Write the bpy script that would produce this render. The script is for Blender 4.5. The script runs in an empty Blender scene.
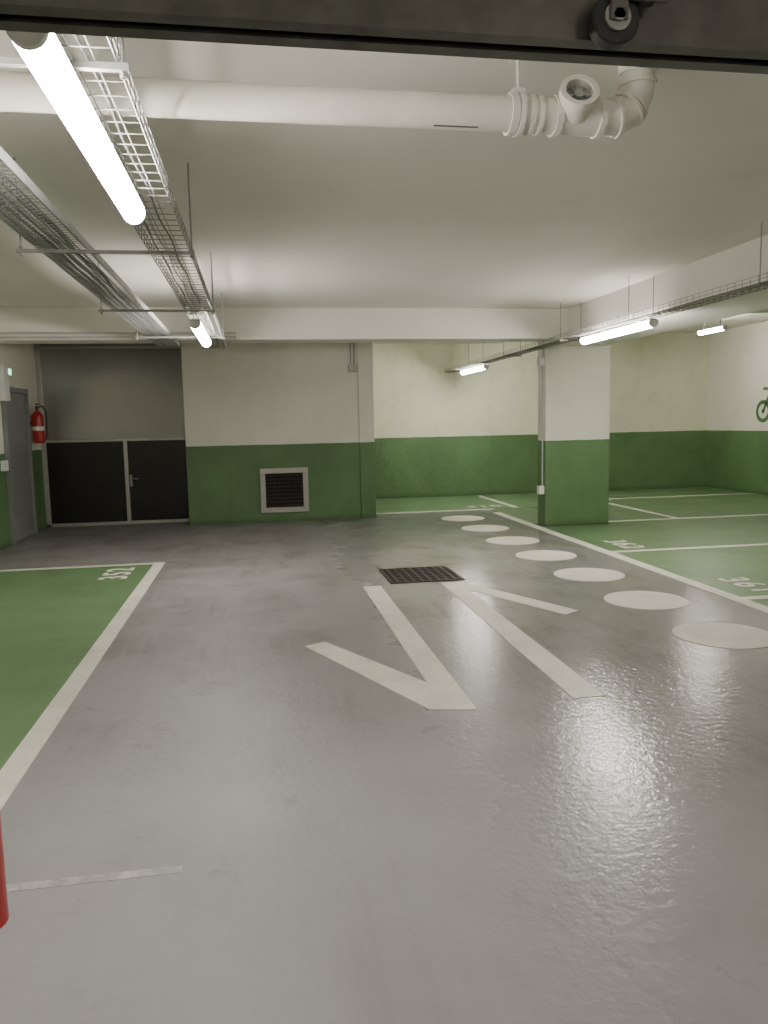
import bpy, bmesh, math, random
from mathutils import Vector, Matrix
random.seed(4)
SC=bpy.context.scene
COL=bpy.context.collection
# ------------------------------------------------------------------ materials
def nt(name):
    m=bpy.data.materials.new(name); m.use_nodes=True
    t=m.node_tree; b=t.nodes['Principled BSDF']
    return m,t,b
def noise(t,scale,detail=4,rough=.6,vec=None,dist=0):
    n=t.nodes.new('ShaderNodeTexNoise'); n.inputs['Scale'].default_value=scale
    n.inputs['Detail'].default_value=detail; n.inputs['Roughness'].default_value=rough; n.inputs['Distortion'].default_value=dist
    if vec: t.links.new(vec,n.inputs['Vector'])
    return n.outputs['Fac']
def pos(t):
    return t.nodes.new('ShaderNodeNewGeometry').outputs['Position']
def ramp(t,fac,a,b,ca=(0,0,0,1),cb=(1,1,1,1)):
    r=t.nodes.new('ShaderNodeValToRGB'); e=r.color_ramp.elements
    e[0].position=a; e[1].position=b; e[0].color=ca; e[1].color=cb
    t.links.new(fac,r.inputs[0]); return r.outputs[0]
def mix(t,fac,a,b,mode='MIX'):
    n=t.nodes.new('ShaderNodeMix'); n.data_type='RGBA'; n.blend_type=mode
    def s(i,v):
        if isinstance(v,tuple): n.inputs[i].default_value=v if len(v)==4 else v+(1,)
        elif isinstance(v,(int,float)): n.inputs[i].default_value=v
        else: t.links.new(v,n.inputs[i])
    s(0,fac); s(6,a); s(7,b); return n.outputs[2]
def math_(t,op,a,b=0.0):
    n=t.nodes.new('ShaderNodeMath'); n.operation=op
    for i,v in enumerate((a,b)):
        if isinstance(v,(int,float)): n.inputs[i].default_value=v
        else: t.links.new(v,n.inputs[i])
    return n.outputs[0]
def maprange(t,v,a,b,c,d):
    n=t.nodes.new('ShaderNodeMapRange'); n.interpolation_type='SMOOTHSTEP'
    for i,x in enumerate((v,a,b,c,d)):
        if isinstance(x,(int,float)): n.inputs[i].default_value=x
        else: t.links.new(x,n.inputs[i])
    return n.outputs[0]
def bump(t,b,h,strength,dist=.01):
    n=t.nodes.new('ShaderNodeBump'); n.inputs['Strength'].default_value=strength; n.inputs['Distance'].default_value=dist
    t.links.new(h,n.inputs['Height']); t.links.new(n.outputs[0],b.inputs['Normal'])
def mapping(t,vec,scale,rot=0):
    n=t.nodes.new('ShaderNodeMapping'); n.inputs['Scale'].default_value=scale; n.inputs['Rotation'].default_value=(0,0,rot); t.links.new(vec,n.inputs[0]); return n.outputs[0]

def simple(name,c,rough=.5,metal=0.0,var=.12,vs=6,bs=0):
    m,t,b=nt(name); p=pos(t)
    f=noise(t,vs,3,.6,p)
    dark=tuple(x*(1-var) for x in c)+(1,); light=tuple(min(1,x*(1+var)) for x in c)+(1,)
    t.links.new(ramp(t,f,.3,.7,dark,light),b.inputs['Base Color'])
    b.inputs['Roughness'].default_value=rough; b.inputs['Metallic'].default_value=metal
    if bs: bump(t,b,noise(t,vs*8,3,.6,p),bs,.003)
    return m
CREAM=(.76,.735,.655); GREEN=(.108,.205,.083)
def wall_mat(name,rough_bump=.25,cream=CREAM,stain=.3,stretch=.5):
    m,t,b=nt(name); p=pos(t)
    sx=t.nodes.new('ShaderNodeSeparateXYZ'); t.links.new(p,sx.inputs[0])
    z=math_(t,'ADD',sx.outputs[2],math_(t,'MULTIPLY',math_(t,'SUBTRACT',noise(t,9,3,.6,p),.5),.012))
    fac=math_(t,'GREATER_THAN',z,1.25)
    n1=noise(t,1.3,5,.65,p); n2=noise(t,14,4,.7,p)
    cr=mix(t,ramp(t,n1,.38,.65),cream,tuple(x*(.92) for x in cream))
    streak=noise(t,1.0,6,.68,mapping(t,p,(3,3,stretch)))
    cr=mix(t,math_(t,'MULTIPLY',ramp(t,streak,.52,.72),stain),cr,(.42,.38,.28))
    gr=mix(t,ramp(t,n1,.38,.65),GREEN,tuple(x*.78 for x in GREEN))
    gr=mix(t,math_(t,'MULTIPLY',ramp(t,n2,.58,.70),stain),gr,(.20,.26,.16))
    gr=mix(t,math_(t,'MULTIPLY',ramp(t,streak,.52,.68),.30),gr,tuple(x*.55 for x in GREEN))
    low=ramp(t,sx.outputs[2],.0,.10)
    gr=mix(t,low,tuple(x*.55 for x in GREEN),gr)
    t.links.new(mix(t,fac,gr,cr),b.inputs['Base Color'])
    b.inputs['Roughness'].default_value=.55
    bump(t,b,math_(t,'ADD',noise(t,30,5,.7,p),math_(t,'MULTIPLY',noise(t,4,3,.6,p),2)),rough_bump,.01)
    return m
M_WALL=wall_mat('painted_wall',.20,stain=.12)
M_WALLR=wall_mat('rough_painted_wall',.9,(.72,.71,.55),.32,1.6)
def ceil_mat(name,c):
    m,t,b=nt(name); p=pos(t)
    n1=noise(t,.6,5,.6,p)
    c1=mix(t,ramp(t,n1,.38,.64),c,tuple(x*.93 for x in c))
    c1=mix(t,math_(t,'MULTIPLY',ramp(t,noise(t,2.2,7,.75,p),.58,.70),.12),c1,(.40,.36,.28))
    t.links.new(c1,b.inputs['Base Color']); b.inputs['Roughness'].default_value=.8
    bump(t,b,noise(t,14,5,.7,p),.15,.006)
    return m
M_CEIL=ceil_mat('ceiling_paint',(.74,.71,.655))
M_BEAM=ceil_mat('beam_paint',(.74,.715,.66))

def floor_like(name,base,alt,stainc,rl,rr_,bstr,dirt):
    m,t,b=nt(name); p=pos(t)
    sx=t.nodes.new('ShaderNodeSeparateXYZ'); t.links.new(p,sx.inputs[0])
    n1=noise(t,.7,5,.6,p); n2=noise(t,1.5,8,.64,p,.6)
    c=mix(t,ramp(t,n1,.36,.64),base,alt)
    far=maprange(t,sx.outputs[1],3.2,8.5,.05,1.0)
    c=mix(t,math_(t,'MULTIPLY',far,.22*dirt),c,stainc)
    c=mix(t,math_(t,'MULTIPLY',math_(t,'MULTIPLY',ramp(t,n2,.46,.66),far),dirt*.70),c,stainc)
    near=maprange(t,sx.outputs[1],2.0,5.5,.35,1.0)
    for sc_,rot,th,amt in (((8,.8,1),0,.50,.34),((12,.7,1),.55,.53,.28),((16,1.0,1),-.35,.54,.20)):
        sc=noise(t,1.0,5,.62,mapping(t,p,sc_,rot))
        c=mix(t,math_(t,'MULTIPLY',math_(t,'MULTIPLY',math_(t,'MULTIPLY',ramp(t,sc,th,th+.14),ramp(t,n1,.46,.56)),amt*min(1,dirt*1.3)),near),c,stainc)
    sc3=noise(t,6.5,8,.78,p,.4)
    c=mix(t,math_(t,'MULTIPLY',math_(t,'MULTIPLY',math_(t,'MULTIPLY',ramp(t,sc3,.48,.64),ramp(t,n2,.54,.62)),.60*dirt),near),c,tuple(x*.85 for x in stainc))
    sc2=noise(t,2.6,8,.74,p,.4)
    c=mix(t,math_(t,'MULTIPLY',ramp(t,sc2,.61,.72),.60*dirt),c,tuple(x*.50 for x in stainc))
    t.links.new(c,b.inputs['Base Color'])
    side=maprange(t,sx.outputs[0],-.6,2.0,rl,rr_)
    rv=math_(t,'ADD',side,math_(t,'MULTIPLY',math_(t,'SUBTRACT',noise(t,1.8,5,.6,p),.5),.20))
    t.links.new(rv,b.inputs['Roughness'])
    h=math_(t,'ADD',noise(t,24,2,.5,p),math_(t,'MULTIPLY',noise(t,70,2,.5,p),.35))
    bump(t,b,h,bstr,.008)
    return m
M_FLOOR=floor_like('grey_floor_paint',(.290,.282,.292),(.246,.239,.247),(.120,.106,.088),.50,.15,.36,.75)
M_GFLOOR=floor_like('green_floor_paint',(.140,.245,.115),(.118,.208,.096),(.062,.085,.045),.48,.34,.25,.38)
def paint_white():
    m,t,b=nt('white_marking_paint'); p=pos(t)
    c=mix(t,ramp(t,noise(t,2.5,6,.7,p),.42,.66),(.76,.735,.655),(.60,.575,.50))
    c=mix(t,math_(t,'MULTIPLY',ramp(t,noise(t,22,4,.7,p),.58,.68),.4),c,(.34,.32,.28))
    t.links.new(c,b.inputs['Base Color']); b.inputs['Roughness'].default_value=.42
    bump(t,b,noise(t,30,3,.6,p),.25,.006); return m
M_PAINT=paint_white()
def worn_white():
    m,t,b=nt('worn_white_paint'); p=pos(t)
    f=ramp(t,noise(t,9,7,.8,p),.44,.60)
    t.links.new(mix(t,math_(t,'MULTIPLY',f,.85),(.28,.272,.28),(.52,.50,.48)),b.inputs['Base Color']); b.inputs['Roughness'].default_value=.45
    return m
M_WORN=worn_white()
M_GALV=simple('galvanised_steel',(.28,.28,.27),.42,.45,.15,12)
M_GALV2=simple('grey_zinc_sheet',(.36,.37,.36),.5,.35,.15,8)
M_DARK=simple('dark_painted_steel',(.105,.10,.09),.45,.3,.25,10)
M_RUB=simple('black_rubber',(.02,.02,.02),.6,0,.2,20)
M_PVC=simple('white_plastic_pipe',(.74,.715,.655),.45,0,.06,6)
M_HOUSE=simple('grey_plastic_housing',(.45,.45,.43),.5,0,.05,5)
M_CABLE=simple('grey_cable_sheath',(.12,.12,.115),.5,0,.2,5)
M_WPL=simple('white_plastic',(.72,.72,.68),.45,0,.05,8)
M_RED=simple('red_gloss_paint',(.36,.02,.018),.3,0,.15,8)
M_ALU=simple('aluminium_frame',(.42,.41,.38),.4,.5,.08,7)
M_BLACK=simple('black_plastic',(.015,.015,.015),.45,0,.1,9)
M_DOOR=simple('grey_door_paint',(.19,.20,.19),.4,0,.08,3)
M_PANEL=simple('brushed_grey_panel',(.31,.31,.285),.20,.4,.08,1.2)
M_DPANEL=simple('dark_mesh_panel',(.018,.016,.014),.34,.2,.25,3)
M_SHADE=simple('hollow_shade',(.012,.011,.010),.8,0,.2,6)  # near-black colour painting the shade inside the drain and the vent
M_IRON=simple('cast_iron',(.045,.040,.036),.5,.5,.25,18)
M_GSIGN=simple('green_symbol_paint',(.07,.17,.06),.5,0,.1,6)
def emit(name,c,s):
    m,t,b=nt(name); p=pos(t)
    b.inputs['Base Color'].default_value=(.8,.8,.8,1)
    f=noise(t,3,2,.5,p)
    t.links.new(ramp(t,f,.2,.8,tuple(x*.97 for x in c)+(1,),c+(1,)),b.inputs['Emission Color'])
    b.inputs['Emission Strength'].default_value=s; return m
M_TUBE=emit('glowing_diffuser',(1,.952,.855),112)
M_EXIT=emit('green_glow',(.35,1,.6),2.5)
# ------------------------------------------------------------------ mesh helpers
def box(bm,x0,x1,y0,y1,z0,z1):
    v=[bm.verts.new((x,y,z)) for z in (z0,z1) for y in (y0,y1) for x in (x0,x1)]
    for f in ((0,2,3,1),(4,5,7,6),(0,1,5,4),(2,6,7,3),(0,4,6,2),(1,3,7,5)): bm.faces.new([v[i] for i in f])
def frame_of(d):
    d=d.normalized(); a=Vector((0,0,1)) if abs(d.z)<.9 else Vector((1,0,0))
    u=d.cross(a).normalized(); return u,d.cross(u).normalized()
def cyl(bm,p0,p1,r,seg=12,r2=None,caps=True):
    p0=Vector(p0);p1=Vector(p1); u,w=frame_of(p1-p0); r2=r if r2 is None else r2
    A=[];B=[]
    for i in range(seg):
        a=2*math.pi*i/seg; o=u*math.cos(a)+w*math.sin(a)
        A.append(bm.verts.new(p0+o*r)); B.append(bm.verts.new(p1+o*r2))
    for i in range(seg):
        j=(i+1)%seg; bm.faces.new((A[i],A[j],B[j],B[i]))
    if caps: bm.faces.new(A[::-1]); bm.faces.new(B)
def sweep(bm,pts,r,seg=12,caps=True):
    pts=[Vector(p) for p in pts]; rings=[]; u=None
    rs=r if isinstance(r,(list,tuple)) else [r]*len(pts)
    for i,p in enumerate(pts):
        d=(pts[min(i+1,len(pts)-1)]-pts[max(i-1,0)]).normalized()
        if u is None: u,w=frame_of(d)
        else:
            u=(u-d*u.dot(d)).normalized(); w=d.cross(u)
        rings.append([bm.verts.new(p+(u*math.cos(2*math.pi*k/seg)+w*math.sin(2*math.pi*k/seg))*rs[i]) for k in range(seg)])
    for a,b in zip(rings,rings[1:]):
        for k in range(seg):
            j=(k+1)%seg; bm.faces.new((a[k],a[j],b[j],b[k]))
    if caps: bm.faces.new(rings[0][::-1]); bm.faces.new(rings[-1])
def poly(bm,pts,z0,z1):
    a=[bm.verts.new((x,y,z0)) for x,y in pts]; b=[bm.verts.new((x,y,z1)) for x,y in pts]
    bm.faces.new(a[::-1]); bm.faces.new(b); n=len(pts)
    for i in range(n):
        j=(i+1)%n; bm.faces.new((a[i],a[j],b[j],b[i]))
def tag(o,label=None,category=None,group=None,kind=None):
    if label: o['label']=label
    if category: o['category']=category
    if group: o['group']=group
    if kind: o['kind']=kind
def mobj(name,bm,mat,parent=None,smooth=False,bevel=0,**kw):
    bmesh.ops.recalc_face_normals(bm,faces=bm.faces[:])
    me=bpy.data.meshes.new(name)
    xs=[v.co for v in bm.verts]
    lo=Vector([min(c[i] for c in xs) for i in range(3)]); hi=Vector([max(c[i] for c in xs) for i in range(3)])
    c=(lo+hi)/2; c.z=lo.z
    bmesh.ops.translate(bm,verts=bm.verts[:],vec=-c)
    bm.to_mesh(me); bm.free(); me.materials.append(mat)
    if smooth:
        for p in me.polygons: p.use_smooth=True
        try: me.set_sharp_from_angle(angle=math.radians(40))
        except Exception: pass
    o=bpy.data.objects.new(name,me); COL.objects.link(o); o.location=c
    if parent: o.parent=parent; o.location=c-parent.location
    if bevel:
        b=o.modifiers.new('b','BEVEL'); b.width=bevel; b.segments=2; b.limit_method='ANGLE'
    tag(o,**kw); return o
def empty(name,loc,**kw):
    e=bpy.data.objects.new(name,None); e.location=loc; e.empty_display_size=.1; COL.objects.link(e); tag(e,**kw); return e
def bx(name,mat,a,parent=None,bevel=0,**kw):
    bm=bmesh.new(); box(bm,*a); return mobj(name,bm,mat,parent,bevel=bevel,**kw)
# ------------------------------------------------------------------ shell
XL,XR,YB,YF=-3.38,9.8,-5.0,12.5
YR=15.65; YG=13.0; ZC=3.0; ZC2=3.14; ZC3=3.36; ZW=3.5
bx('floor',M_FLOOR,(XL-.2,XR+.2,YB-.2,YR+.2,-.2,0),kind='structure')
bx('ceiling',M_CEIL,(XL-.2,XR+.2,YB-.2,10.2,ZC,ZC+.5),kind='structure')
bx('ceiling_rear',M_CEIL,(XL-.2,5.05,10.2,YR+.2,ZC2,ZC2+.36),kind='structure')
bx('ceiling_side',M_CEIL,(5.05,XR+.2,10.2,YR+.2,ZC3,ZC3+.14),kind='structure')
bx('wall_left',M_WALL,(XL-.2,XL,YB-.2,YR+.2,0,ZC2),kind='structure')
bx('wall_right',M_WALL,(XR,XR+.2,YB-.2,YR+.2,0,ZW),kind='structure')
bx('wall_back',M_WALL,(XL,XR,YB-.2,YB,0,ZC),kind='structure')
bx('wall_front',M_WALL,(-1.10,1.66,YF,YF+.35,0,ZC2),kind='structure')
bx('wall_side',M_WALL,(1.66,1.90,YF-.03,YR,0,ZC2),kind='structure')
bx('wall_rear',M_WALLR,(1.90,XR,YR,YR+.2,0,ZW),kind='structure')
bx('wall_gate',M_WALL,(XL,1.66,YG+.12,YG+.3,0,ZC2),kind='structure')
# beams and pillar
bx('ceiling_beam',M_BEAM,(XL,4.12,9.80,10.2,2.61,ZC),bevel=.01,label='white painted concrete beam spanning across the ceiling',category='beam')
bx('ceiling_beam',M_BEAM,(4.12,5.05,YB,10.97,2.60,ZC),bevel=.01,label='white painted concrete beam running over the pillar',category='beam')
bx('pillar',M_WALL,(4.13,5.12,10.66,10.97,0,2.60),bevel=.008,label='square concrete pillar, cream above and green below',category='pillar')
# ------------------------------------------------------------------ floor paint
def area(name,x0,x1,y0,y1,label):
    bx(name,M_GFLOOR,(x0,x1,y0,y1,0,.002),label=label,category='painted floor')
area('painted_parking_bay',XL,-1.22,-1.5,9.0,'green painted parking bay floor numbered 352')
area('painted_parking_bay',4.05,XR,3.35,5.80,'green painted parking bay floor numbered 361')
area('painted_parking_bay',4.05,XR,5.90,8.27,'green painted parking bay floor numbered 362')
area('painted_parking_bay',4.05,XR,8.37,10.62,'green painted parking bay floor beside the pillar')
area('painted_parking_bay',5.13,XR,10.62,YR,'green painted motorcycle bay floor beyond the pillar')
area('painted_parking_bay',1.91,5.13,13.10,YR,'green painted bay floor inside the rear alcove')
area('painted_parking_bay',4.05,5.13,10.98,13.0,'green painted strip of floor behind the pillar')
def line(x0,x1,y0,y1,label='white painted parking bay line on the floor',m=M_PAINT,z=.0):
    bx('painted_line',m,(x0,x1,y0,y1,z,.004),label=label,category='floor marking',group='white bay lines')
line(-1.22,-1.10,-1.5,9.10,'long white line edging the green bay 352')
line(XL,-1.22,9.0,9.10,'white end line of bay 352')
line(3.92,4.05,2.2,12.5,'long white line edging the green bays 361 and 362')
line(4.05,XR,8.27,8.37); line(4.05,XR,5.80,5.90)
line(5.13,XR,10.80,10.90,z=.0022)
line(1.91,4.10,13.0,13.10,'white line across the rear alcove entrance')
line(4.50,4.60,13.12,15.5,z=.0022)
line(6.3,6.4,10.9,13.9,z=.0022); line(5.3,XR,13.9,14.0,z=.0022)
bx('painted_line',M_WORN,(-.93,-.32,2.62,2.665,0,.0015),label='worn white line on the grey floor',category='floor marking')
bx('painted_line',M_WORN,(-.98,-.84,1.9,2.36,0,.0015),label='worn pale paint patch beside the red post',category='floor marking')
first=None
for y in (4.89,6.01,7.16,8.33,9.50,10.72,11.95):
    if not first:
        bm=bmesh.new(); poly(bm,[(3.235+.345*math.cos(a*math.pi/32),y+.345*math.sin(a*math.pi/32)) for a in range(64)],0,.004)
        first=mobj('painted_dot',bm,M_PAINT,label='white round dot painted on the grey floor',category='floor marking',group='row of white floor dots')
    else:
        o=first.copy(); COL.objects.link(o); o.location.y=y
bm=bmesh.new(); poly(bm,[(.95,7.16),(1.12,7.16),(1.12,3.88),(.87,3.94),(.28,5.30),(.43,5.37),(.95,4.36)],0,.004)
mobj('painted_arrow',bm,M_PAINT,label='white half arrow painted on the floor with barb to one side',category='floor marking')
bm=bmesh.new(); poly(bm,[(1.69,3.92),(1.88,3.93),(1.88,6.78),(2.38,5.70),(2.53,5.80),(1.93,7.14),(1.71,7.14)],0,.004)
mobj('painted_arrow',bm,M_PAINT,label='white half arrow painted on the floor beside the drain grate',category='floor marking')
def number(s,x,y,size,rot,label,sx=1.0):
    cu=bpy.data.curves.new('n','FONT'); cu.body=s; cu.size=size; cu.extrude=.0015; cu.align_x='CENTER'; cu.align_y='CENTER'; cu.space_character=1.15; cu.offset=.006
    t=bpy.data.objects.new('n',cu); COL.objects.link(t)
    bpy.context.view_layer.update()
    me=bpy.data.meshes.new_from_object(t.evaluated_get(bpy.context.evaluated_depsgraph_get()))
    bpy.data.objects.remove(t); me.materials.clear(); me.materials.append(M_PAINT)
    o=bpy.data.objects.new('painted_number',me); COL.objects.link(o); o.location=(x,y,.0045); o.rotation_euler=(0,0,rot); o.scale=(sx,1,1)
    tag(o,label=label,category='floor marking')
number('362',4.42,8.80,.40,-math.pi/2,'white number 362 painted on the green bay')
number('361',4.42,6.33,.40,-math.pi/2,'white number 361 painted on the green bay')
number('352',-1.52,8.50,.40,math.pi/2,'white number 352 painted on the green bay')
number('310',4.05,13.5,.40,0,'white number painted on the alcove bay floor')
# ------------------------------------------------------------------ drain grate
e=empty('drain_grate',(1.6,7.6,0),label='dark cast iron drain grate set in the grey floor',category='drain grate')
bx('pit_shade',M_SHADE,(1.25,1.95,7.25,7.95,.0,.003),e)  # thin black plate, no real hole: the shade below is painted
bm=bmesh.new()
X0,X1,Y0,Y1=1.23,1.97,7.23,7.97
box(bm,X0,X1,Y0,Y0+.03,0,.010);box(bm,X0,X1,Y1-.03,Y1,0,.010);box(bm,X0,X0+.03,Y0,Y1,0,.010);box(bm,X1-.03,X1,Y0,Y1,0,.010)
mobj('frame',bm,M_IRON,e)
bm=bmesh.new()
for i in range(1,9): box(bm,X0+.74*i/9-.009,X0+.74*i/9+.009,Y0+.03,Y1-.03,.002,.009)
for i in range(1,9): box(bm,X0+.03,X1-.03,Y0+.74*i/9-.009,Y0+.74*i/9+.009,.002,.0085)
mobj('bars',bm,M_IRON,e)
# ------------------------------------------------------------------ wall vent
e=empty('wall_vent',(.42,YF,.14),label='square aluminium framed vent with dark grille on the green wall',category='vent')
x0,x1,z0,z1=.03,.80,.15,.87; w=.085
bm=bmesh.new()
box(bm,x0,x1,YF-.03,YF,z0,z0+w);box(bm,x0,x1,YF-.03,YF,z1-w,z1);box(bm,x0,x0+w,YF-.03,YF,z0+w,z1-w);box(bm,x1-w,x1,YF-.03,YF,z0+w,z1-w)
mobj('frame',bm,M_ALU,e,bevel=.006)
bx('backing',M_SHADE,(x0+w,x1-w,YF-.006,YF,z0+w,z1-w),e)  # flat dark sheet in place of the shaded vent recess
bm=bmesh.new()
n=9
for i in range(n):
    z=z0+w+(z1-z0-2*w)*(i+.5)/n
    v=[bm.verts.new(q) for q in ((x0+w,YF-.026,z-.02),(x1-w,YF-.026,z-.02),(x1-w,YF-.008,z+.015),(x0+w,YF-.008,z+.015))]
    bm.faces.new(v)
L=x1-x0-2*w;H=z1-z0-2*w
for k in range(-8,9):
    for s in (1,-1):
        c=k*.075; pts=[]
        for i in range(41):
            xx=-L/2+L*i/40; zz=s*xx+c
            if abs(zz)<=H/2: pts.append((xx,zz))
        if len(pts)>1:
            cx=(x0+x1)/2;cz=(z0+z1)/2
            cyl(bm,(cx+pts[0][0],YF-.028,cz+pts[0][1]),(cx+pts[-1][0],YF-.028,cz+pts[-1][1]),.004,4)
mobj('grille',bm,M_IRON,e)
# ------------------------------------------------------------------ gate (door_1)
e=empty('door_1',(-2.2,YG,0),kind='structure')
gx0,gx1=XL,-1.10; gm=-2.10
bm=bmesh.new()
def fr(a,b,c,d): box(bm,a,b,YG-.02,YG+.10,c,d)
fr(gx0,gx0+.07,0,ZC2); fr(gx1-.05,gx1,0,ZC2); fr(gx0,gx1,.0,.05); fr(gx0,gx1,1.35,1.39); fr(gx0,gx1,2.82,2.86)
fr(gm-.03,gm+.03,0.05,1.36)
mobj('frame',bm,M_ALU,e,bevel=.004)
bx('upper_panel',M_PANEL,(gx0+.07,gm,YG+.02,YG+.05,1.39,2.82),e)
bx('upper_panel',M_PANEL,(gm+.012,gx1-.05,YG+.02,YG+.05,1.39,2.82),e)
bx('upper_strip',M_PANEL,(gm-.015,gm+.015,YG+.005,YG+.03,1.39,2.82),e)
bx('header',M_PANEL,(gx0+.07,gx1-.05,YG+.02,YG+.05,2.86,ZC2),e)
for a,b in ((gx0+.07,gm-.03),(gm+.03,gx1-.05)):
    bx('lower_panel',M_DPANEL,(a,b,YG+.02,YG+.05,.05,1.35),e)
bm=bmesh.new(); box(bm,gm+.045,gm+.085,YG-.04,YG+.02,.62,.80); cyl(bm,(gm+.065,YG-.07,.74),(gm+.19,YG-.07,.74),.011,8); cyl(bm,(gm+.065,YG-.07,.74),(gm+.065,YG-.03,.74),.011,8)
mobj('handle',bm,M_GALV,e)
# ------------------------------------------------------------------ side door (door_2) on left wall
e=empty('door_2',(XL,11.75,0),kind='structure')
bm=bmesh.new()
y0,y1=11.15,12.25
box(bm,XL,XL+.06,y0,y0+.07,0,2.16);box(bm,XL,XL+.06,y1-.07,y1,0,2.16);box(bm,XL,XL+.06,y0,y1,2.09,2.16)
mobj('frame',bm,M_DOOR,e,bevel=.004)
bx('leaf',M_DOOR,(XL,XL+.03,y0+.07,y1-.07,.01,2.09),e)
bm=bmesh.new(); box(bm,XL+.03,XL+.042,y0+.12,y0+.16,.95,1.15); cyl(bm,(XL+.03,y0+.14,1.06),(XL+.09,y0+.14,1.06),.01,8); cyl(bm,(XL+.085,y0+.14,1.06),(XL+.085,y0+.27,1.06),.01,8)
mobj('handle',bm,M_GALV,e)
e=empty('exit_sign',(XL,11.45,2.3),label='small glowing green emergency exit light above the door',category='exit sign')
bx('housing',M_WPL,(XL,XL+.045,11.34,11.56,2.31,2.42),e,bevel=.005)
bx('lens',M_EXIT,(XL+.045,XL+.055,11.36,11.54,2.325,2.405),e)
bx('wall_cabinet',M_WPL,(XL,XL+.14,10.90,11.12,1.95,2.42),bevel=.01,label='white wall box mounted beside the grey door',category='box')
bx('switch_box',M_WPL,(XL,XL+.06,10.95,11.09,1.02,1.16),bevel=.006,label='white switch box on the wall beside the door',category='switch')
# ------------------------------------------------------------------ extinguisher
ex,ey=XL+.11,12.47
e=empty('fire_extinguisher',(ex,ey,1.36),label='red fire extinguisher hung on the wall beside the door',category='fire extinguisher')
bm=bmesh.new()
prof=[(.0,1.36),(.06,1.36),(.082,1.375),(.088,1.40),(.088,1.75),(.078,1.79),(.048,1.825),(.025,1.84),(.025,1.86)]
sweep(bm,[(ex,ey,z) for r,z in prof[1:]],[r for r,z in prof[1:]],20)
mobj('cylinder',bm,M_RED,e,smooth=True)
bm=bmesh.new(); cyl(bm,(ex,ey,1.86),(ex,ey,1.91),.02,12); box(bm,ex-.02,ex+.02,ey-.02,ey+.10,1.905,1.92); box(bm,ex-.02,ex+.02,ey-.02,ey+.11,1.94,1.955)
mobj('valve',bm,M_BLACK,e)
bm=bmesh.new(); sweep(bm,[(ex,ey+.02,1.89),(ex+.05,ey+.08,1.92),(ex+.09,ey+.12,1.86),(ex+.10,ey+.12,1.70),(ex+.09,ey+.11,1.52)],.012,8); cyl(bm,(ex+.09,ey+.11,1.52),(ex+.09,ey+.11,1.42),.014,10,.024)
mobj('hose',bm,M_BLACK,e,smooth=True)
bm=bmesh.new(); cyl(bm,(ex,ey,1.55),(ex,ey,1.61),.0895,20,caps=False); mobj('paper_label',bm,M_WPL,e,smooth=True,label='white printed paper label')
bx('bracket',M_DARK,(XL,ex-.08,ey-.03,ey+.03,1.62,1.70),e)
# ------------------------------------------------------------------ wire trays
def wire_tray(x0,x1,y0,y1,z,h,step,label,r=.0028):
    e=empty('cable_tray',((x0+x1)/2,(y0+y1)/2,z),label=label,category='cable tray')
    bm=bmesh.new()
    nl=5
    for i in range(nl):
        x=x0+(x1-x0)*i/(nl-1); cyl(bm,(x,y0,z),(x,y1,z),r,5)
    for x in (x0,x1):
        for zz in (z+h/2,z+h): cyl(bm,(x,y0,zz),(x,y1,zz),r,5)
    mobj('long_wires',bm,M_GALV,e)
    bm=bmesh.new(); n=int((y1-y0)/step)
    for i in range(n+1):
        y=y0+i*step
        cyl(bm,(x0,y,z),(x1,y,z),r,4); cyl(bm,(x0,y,z),(x0,y,z+h),r,4); cyl(bm,(x1,y,z),(x1,y,z+h),r,4)
    mobj('cross_wires',bm,M_GALV,e)
    return e
YT=10.1
wire_tray(-.55,-.33,1.9,YT,2.53,.07,.1,'galvanised wire basket cable tray above the near lamps',.0026)
wire_tray(3.84,4.06,4.0,15.5,2.555,.06,.1,'galvanised wire basket cable tray running along the beam',.003)
for tx0,ty0,ty1,tz in ((-.55,1.9,YT,2.54),(3.84,4.0,15.5,2.565)):
    for k,(dx,rr) in enumerate(((.05,.006),(.085,.007),(.14,.005))):
        bm=bmesh.new(); pts=[]; n=60
        for i in range(n+1): pts.append((tx0+dx+.006*math.sin(i*.9+k*2),ty0+(ty1-ty0)*i/n,tz+rr-.004+.001*math.sin(i*.7+k)))
        sweep(bm,pts,rr,6); mobj('cable',bm,M_CABLE if k!=1 else M_HOUSE,smooth=True,label='electric cable lying in the wire tray',category='cable',group='cables in trays')
e=empty('cable_tray',(-1.035,7,2.56),label='wide slotted sheet steel cable tray beside the wire tray',category='cable tray')
bm=bmesh.new()
x0,x1,y0,y1,z=-1.17,-.90,1.0,YT,2.56
for i in range(7):
    x=x0+(x1-x0)*i/6; box(bm,max(x0,x-.007),min(x1,x+.007),y0,y1,z,z+.0015)
n=int((y1-y0)/.05)
for i in range(n+1): box(bm,x0,x1,y0+i*.05,y0+i*.05+.018,z,z+.0012)
mobj('slotted_base',bm,M_GALV2,e)
bm=bmesh.new()
for x in (x0,x1-.002): box(bm,x,x+.002,y0,y1,z,z+.048)
mobj('side_flanges',bm,M_GALV2,e)
for k,(dx,rr) in enumerate(((.05,.012),(.09,.009),(.13,.014),(.19,.010))):
    bm=bmesh.new(); sweep(bm,[(x0+dx+.008*math.sin(i*.8+k),y0+(y1-y0)*i/60,z+.002+rr) for i in range(61)],rr,6)
    mobj('cable',bm,M_CABLE if k%2 else M_HOUSE,smooth=True,label='electric cable lying in the slotted tray',category='cable',group='cables in trays')
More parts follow.
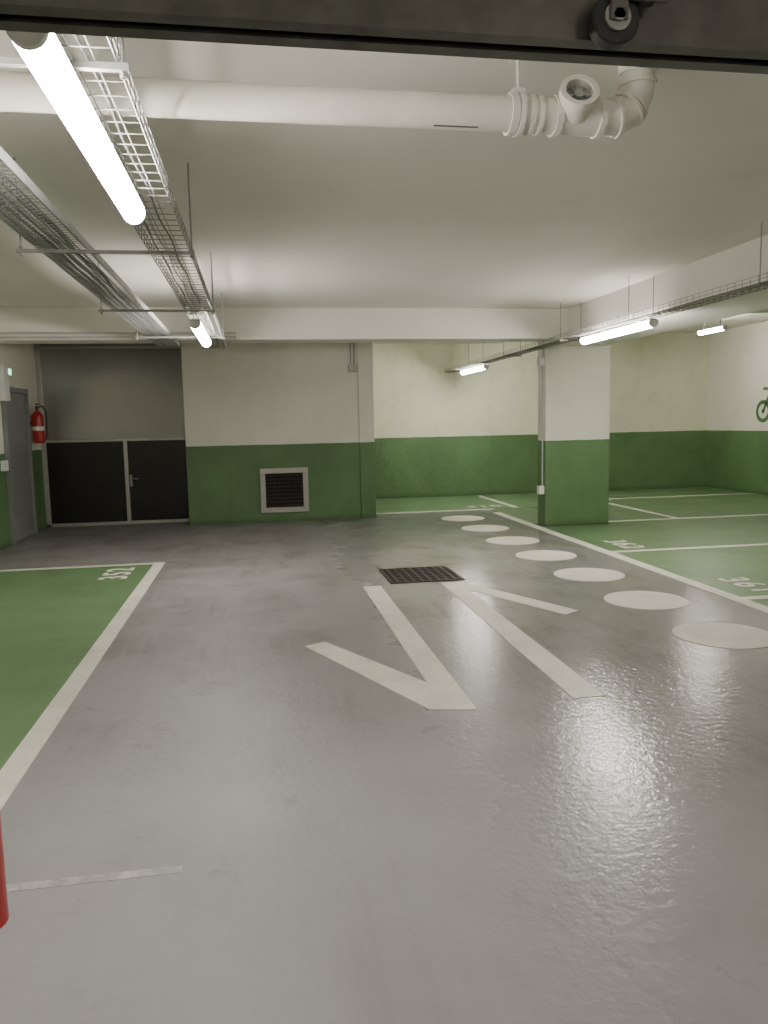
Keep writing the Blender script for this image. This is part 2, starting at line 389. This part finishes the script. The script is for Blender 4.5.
# hangers
for y in (2.28,4.55,6.75,8.7):
    e=empty('tray_hanger',(-.78,y,2.5),label='steel hanger bar on threaded rods carrying the trays',category='hanger',group='tray hangers')
    bm=bmesh.new(); box(bm,-1.24,-.30,y-.010,y+.010,2.508,2.526); mobj('crossbar',bm,M_GALV,e)
    for x in (-1.215,-.315):
        bm=bmesh.new(); cyl(bm,(x,y,2.49),(x,y,ZC),.005,8); cyl(bm,(x,y,2.53),(x,y,2.54),.011,6); cyl(bm,(x,y,2.49),(x,y,2.504),.011,6); mobj('rod',bm,M_GALV,e)
for y in (5.45,7.55,9.35,11.6,13.6):
    zc=ZC if y<10.2 else ZC2
    e=empty('tray_hanger',(3.95,y,2.53),label='small steel bar on threaded rods carrying the wire tray',category='hanger',group='beam side tray hangers')
    bm=bmesh.new(); box(bm,3.80,4.10,y-.012,y+.012,2.532,2.551); mobj('crossbar',bm,M_GALV,e)
    for x in (3.815,4.085):
        bm=bmesh.new(); cyl(bm,(x,y,2.52),(x,y,zc),.005,8); mobj('rod',bm,M_GALV,e)
# ------------------------------------------------------------------ lamps
def lamp(x,y0,y1,zb,ztop,label,w=.1):
    e=empty('fluorescent_lamp',(x,(y0+y1)/2,zb),label=label,category='lamp',group='fluorescent lamps')
    A0=math.radians(155); A1=math.radians(385); NS=12
    def prof(r): return [(w*.5*r*math.cos(A0+(A1-A0)*i/NS),zb+.05+.05*r*math.sin(A0+(A1-A0)*i/NS)) for i in range(NS+1)]
    def ext(bm,ring,ya,yb):
        a=[bm.verts.new((x+p,ya,q)) for p,q in ring]; b=[bm.verts.new((x+p,yb,q)) for p,q in ring]; n=len(ring)
        for i in range(n):
            j=(i+1)%n; bm.faces.new((a[i],a[j],b[j],b[i]))
        bm.faces.new(a); bm.faces.new(b[::-1])
    bm=bmesh.new(); ext(bm,[(-.040,zb+.0712),(-.030,zb+.085),(.030,zb+.085),(.040,zb+.0712)],y0,y1); mobj('housing',bm,M_HOUSE,e)
    bm=bmesh.new(); ext(bm,prof(1),y0+.02,y1-.02); mobj('diffuser',bm,M_TUBE,e,smooth=True)
    for ya,yb in ((y0,y0+.02),(y1-.02,y1)):
        bm=bmesh.new(); ext(bm,prof(1.02),ya,yb); mobj('end_cap',bm,M_WPL,e)
    for yy in (y0+(y1-y0)*.2,y1-(y1-y0)*.2):
        bm=bmesh.new(); box(bm,x-.015,x+.015,yy-.01,yy+.01,zb+.08,ztop); mobj('bracket',bm,M_GALV,e)
lamp(-.47,1.92,3.48,2.40,2.527,'lit fluorescent batten lamp slung under the wire tray',.092)
lamp(-.49,7.0,8.6,2.40,2.527,'lit fluorescent batten lamp slung under the wire tray')
lamp(3.99,7.35,9.05,2.455,2.552,'lit fluorescent batten lamp under the wire tray beside the beam')
lamp(4.02,13.2,14.75,2.455,2.552,'lit fluorescent batten lamp under the wire tray in the alcove')
lamp(8.25,12.7,13.5,3.06,ZC3,'short lit fluorescent batten lamp hung from the ceiling')
lamp(7.4,5.2,6.7,2.80,ZC,'unseen fluorescent batten lamp added to brighten the right side')  # out-of-view lamp, added to brighten the right side and ceiling
lamp(2.2,-2.6,-1.1,2.60,ZC,'unseen fluorescent batten lamp added to brighten the right side')
lamp(-1.0,-3.2,-1.7,2.60,ZC,'unseen fluorescent batten lamp added to brighten the right side')
# ------------------------------------------------------------------ white drain pipe
py,pz,pr=3.14,2.78,.066
ZP=ZC-.001
e=empty('drain_pipe',(0,py,pz),label='white plastic drain pipe with elbow under the ceiling',category='pipe')
bm=bmesh.new(); cyl(bm,(XL+.002,py,pz),(1.06,py,pz),pr,32); mobj('straight_pipe',bm,M_PVC,e,smooth=True)
bm=bmesh.new()
def collar(bm,x0,x1,r): cyl(bm,(x0,py,pz),(x1,py,pz),r,32)
collar(bm,1.05,1.27,pr+.003); collar(bm,1.05,1.08,pr+.013); collar(bm,1.10,1.115,pr+.010); collar(bm,1.135,1.15,pr+.010); collar(bm,1.17,1.185,pr+.010)
mobj('coupling',bm,M_PVC,e,smooth=True)
bm=bmesh.new()
collar(bm,1.24,1.45,pr+.004); collar(bm,1.24,1.265,pr+.012); collar(bm,1.425,1.45,pr+.012)
d=Vector((-.12,-.88,.42)).normalized(); c=Vector((1.325,py,pz))
u,w_=frame_of(d)
def ringtube(bm,c,d,a,b,ro,ri,seg=32):
    u,w=frame_of(d); R=[]
    for (t,r) in ((a,ro),(b,ro),(b,ri),(a,ri)):
        R.append([bm.verts.new(c+d*t+(u*math.cos(2*math.pi*k/seg)+w*math.sin(2*math.pi*k/seg))*r) for k in range(seg)])
    for i in range(4):
        A=R[i];B=R[(i+1)%4]
        for k in range(seg):
            j=(k+1)%seg; bm.faces.new((A[k],A[j],B[j],B[k]))
ringtube(bm,c,d,.03,.125,pr+.002,pr-.010); ringtube(bm,c,d,.105,.135,pr+.012,pr-.010)
mobj('tee_fitting',bm,M_PVC,e,smooth=True)
bm=bmesh.new(); cyl(bm,c+d*.085,c+d*.10,pr-.010,28); cyl(bm,c+d*.10,c+d*.118,.022,6); 
for k in range(6):
    a=k*math.pi/3; o=(u*math.cos(a)+w_*math.sin(a)); cyl(bm,c+d*.104+o*.022,c+d*.104+o*.05,.005,6)
mobj('inspection_plug',bm,M_GALV2,e,smooth=True,label='greyish ribbed round inspection plug')
bm=bmesh.new(); pts=[];R=.135
pts.append((1.44,py,pz))
for i in range(13):
    a=math.pi/2*i/12; pts.append((1.475+R*math.sin(a),py,pz+R-R*math.cos(a)))
pts.append((1.475+R,py,ZP))
sweep(bm,pts,pr+.002,32)
mobj('elbow',bm,M_PVC,e,smooth=True)
bm=bmesh.new()
for i0 in (2,6,7,12):
    a0=math.pi/2*(i0-.35)/12;a1=math.pi/2*(i0+.35)/12
    q=[Vector((1.475+R*math.sin(a),py,pz+R-R*math.cos(a))) for a in (a0,a1)]
    cyl(bm,q[0],q[1],pr+.013,32)
cyl(bm,(1.475+R,py,2.955),(1.475+R,py,ZP),pr+.012,32)
mobj('elbow_ribs',bm,M_PVC,e,smooth=True)
bm=bmesh.new(); cyl(bm,(1.085,py,pz),(1.105,py,pz),pr+.016,24); box(bm,1.07,1.12,py-.02,py+.02,pz+pr,pz+pr+.03); cyl(bm,(1.095,py,pz+pr),(1.095,py,ZP),.008,8); box(bm,1.065,1.125,py-.03,py+.03,ZC-.008,ZP)
mobj('pipe_clamp',bm,M_WPL,e)
bx('printed_strip',M_CABLE,(.74,.92,py-.024,py-.019,pz-pr-.0006,pz-pr+.006),e,label='thin dark printed marking on the pipe')
# ------------------------------------------------------------------ overhead door rail + roller
e=empty('door_rail',(1,1.79,2.4),label='dark steel overhead rail spanning the entrance',category='rail')
bm=bmesh.new()
box(bm,XL,XR,1.735,1.742,2.395,2.515); box(bm,XL,XR,1.838,1.845,2.395,2.515); box(bm,XL,XR,1.735,1.845,2.508,2.515)
box(bm,XL,XR,1.742,1.775,2.395,2.402); box(bm,XL,XR,1.805,1.838,2.395,2.402)
mobj('channel',bm,M_DARK,e)
for x in (-2.5,-.2,3.2,6.5):
    bx('rail_support',M_DARK,(x-.03,x+.03,1.76,1.82,2.515,ZC),e)
rx,ry,rz=.812,1.70,2.42
e=empty('rail_trolley',(rx,ry,rz-.06),label='dark steel roller trolley with rubber wheel on the rail',category='roller')
bm=bmesh.new(); cyl(bm,(rx,ry-.018,rz),(rx,ry+.018,rz),.055,28); mobj('wheel',bm,M_RUB,e,smooth=True,bevel=.005)
bm=bmesh.new(); cyl(bm,(rx,ry-.026,rz),(rx,ry+.03,rz),.030,20); cyl(bm,(rx,ry-.034,rz),(rx,ry-.026,rz),.014,6); mobj('hub',bm,M_GALV,e,smooth=True)
bm=bmesh.new(); box(bm,rx-.02,rx+.11,ry-.034,ry-.026,rz+.03,rz+.07); box(bm,rx+.03,rx+.11,ry-.034,ry+.036,rz+.055,rz+.085); cyl(bm,(rx+.07,ry-.05,rz+.05),(rx+.07,ry+.03,rz+.05),.012,8); box(bm,rx-.02,rx+.02,ry-.034,ry-.026,rz-.01,rz+.04)
mobj('bracket',bm,M_DARK,e,bevel=.002)
# ------------------------------------------------------------------ conduits and boxes
e=empty('conduit',(4.11,10.72,.5),label='grey conduit with junction boxes fixed to the pillar',category='conduit')
bm=bmesh.new(); cyl(bm,(4.115,10.74,.50),(4.115,10.74,2.58),.011,8); mobj('pipe',bm,M_HOUSE,e,smooth=True)
for z in (2.33,.47): bx('junction_box',M_WPL,(4.05,4.13,10.69,10.80,z,z+.12),e,bevel=.006)
e=empty('conduit',(1.56,YF-.02,2.4),label='grey conduit ending in a small box on the wall',category='conduit')
bm=bmesh.new(); cyl(bm,(1.60,YF-.015,2.50),(1.60,YF-.015,ZC2),.012,8); cyl(bm,(1.54,YF-.015,2.50),(1.54,YF-.015,ZC2),.009,8); mobj('pipe',bm,M_GALV,e,smooth=True)
bx('junction_box',M_HOUSE,(1.50,1.64,YF-.06,YF,2.38,2.50),e,bevel=.006)
for z in (2.64,2.69):
    bm=bmesh.new(); cyl(bm,(XL,9.785,z),(-.2,9.785,z),.013,8); mobj('conduit',bm,M_HOUSE,smooth=True,label='thin grey conduit running along the concrete beam',category='conduit')
# ------------------------------------------------------------------ red post
rx,ry=-.922,2.46
e=empty('guard_post',(rx,ry,0),label='low red painted steel guard post on the floor',category='guard post')
bm=bmesh.new(); cyl(bm,(rx,ry,.006),(rx,ry,.44),.079,28); cyl(bm,(rx,ry,.44),(rx,ry,.45),.079,28,.072); mobj('post',bm,M_RED,e,smooth=True)
bm=bmesh.new(); cyl(bm,(rx,ry,0),(rx,ry,.006),.080,28); mobj('base_plate',bm,M_RED,e)
# ------------------------------------------------------------------ motorcycle pictogram on right wall
bm=bmesh.new(); X=XR-.003
def ring2(cy,cz,ro,ri,a0=0,a1=2*math.pi,n=40):
    A=[];B=[]
    for i in range(n+1):
        a=a0+(a1-a0)*i/n
        A.append(bm.verts.new((X,cy+ro*math.cos(a),cz+ro*math.sin(a)))); B.append(bm.verts.new((X,cy+ri*math.cos(a),cz+ri*math.sin(a))))
    for i in range(n): bm.faces.new((A[i],A[i+1],B[i+1],B[i]))
def pl(pts): bm.faces.new([bm.verts.new((X,y,z)) for y,z in pts])
fy=13.76; ry_=12.55
ring2(fy,1.63,.22,.14); ring2(fy,1.63,.045,.001); ring2(ry_,1.63,.22,.14); ring2(ry_,1.63,.045,.001)
pl([(fy+.03,1.63),(fy-.03,1.61),(fy-.27,2.06),(fy-.20,2.09)])
pl([(fy+.02,2.10),(fy-.36,2.08),(fy-.36,2.02),(fy+.02,2.04)])
pl([(fy-.24,1.98),(fy-.55,2.00),(fy-.70,1.84),(fy-.32,1.80)])
pl([(fy-.34,1.78),(fy-.85,1.78),(fy-.78,1.54),(fy-.42,1.54)])
pl([(fy-.66,1.94),(fy-1.28,1.98),(fy-1.28,1.90),(fy-.72,1.80)])
mobj('motorcycle_sign',bm,M_GSIGN,label='green motorcycle symbol painted on the cream wall',category='wall symbol')
# ------------------------------------------------------------------ world + camera
w=bpy.data.worlds.new('w'); w.use_nodes=True; w.node_tree.nodes['Background'].inputs[0].default_value=(.5,.48,.42,1); w.node_tree.nodes['Background'].inputs[1].default_value=.05
SC.world=w
cd=bpy.data.cameras.new('camera'); cam=bpy.data.objects.new('camera',cd); COL.objects.link(cam)
cd.sensor_fit='AUTO'; cd.sensor_width=36; cd.lens=769/1024*36; cd.clip_start=.05
R=Matrix.Rotation(math.radians(-9.257),4,'Z')@Matrix.Rotation(math.radians(90-6.577),4,'X')@Matrix.Rotation(math.radians(-1.2),4,'Z')
cam.matrix_world=Matrix.Translation((0,0,1.55))@R
SC.camera=cam
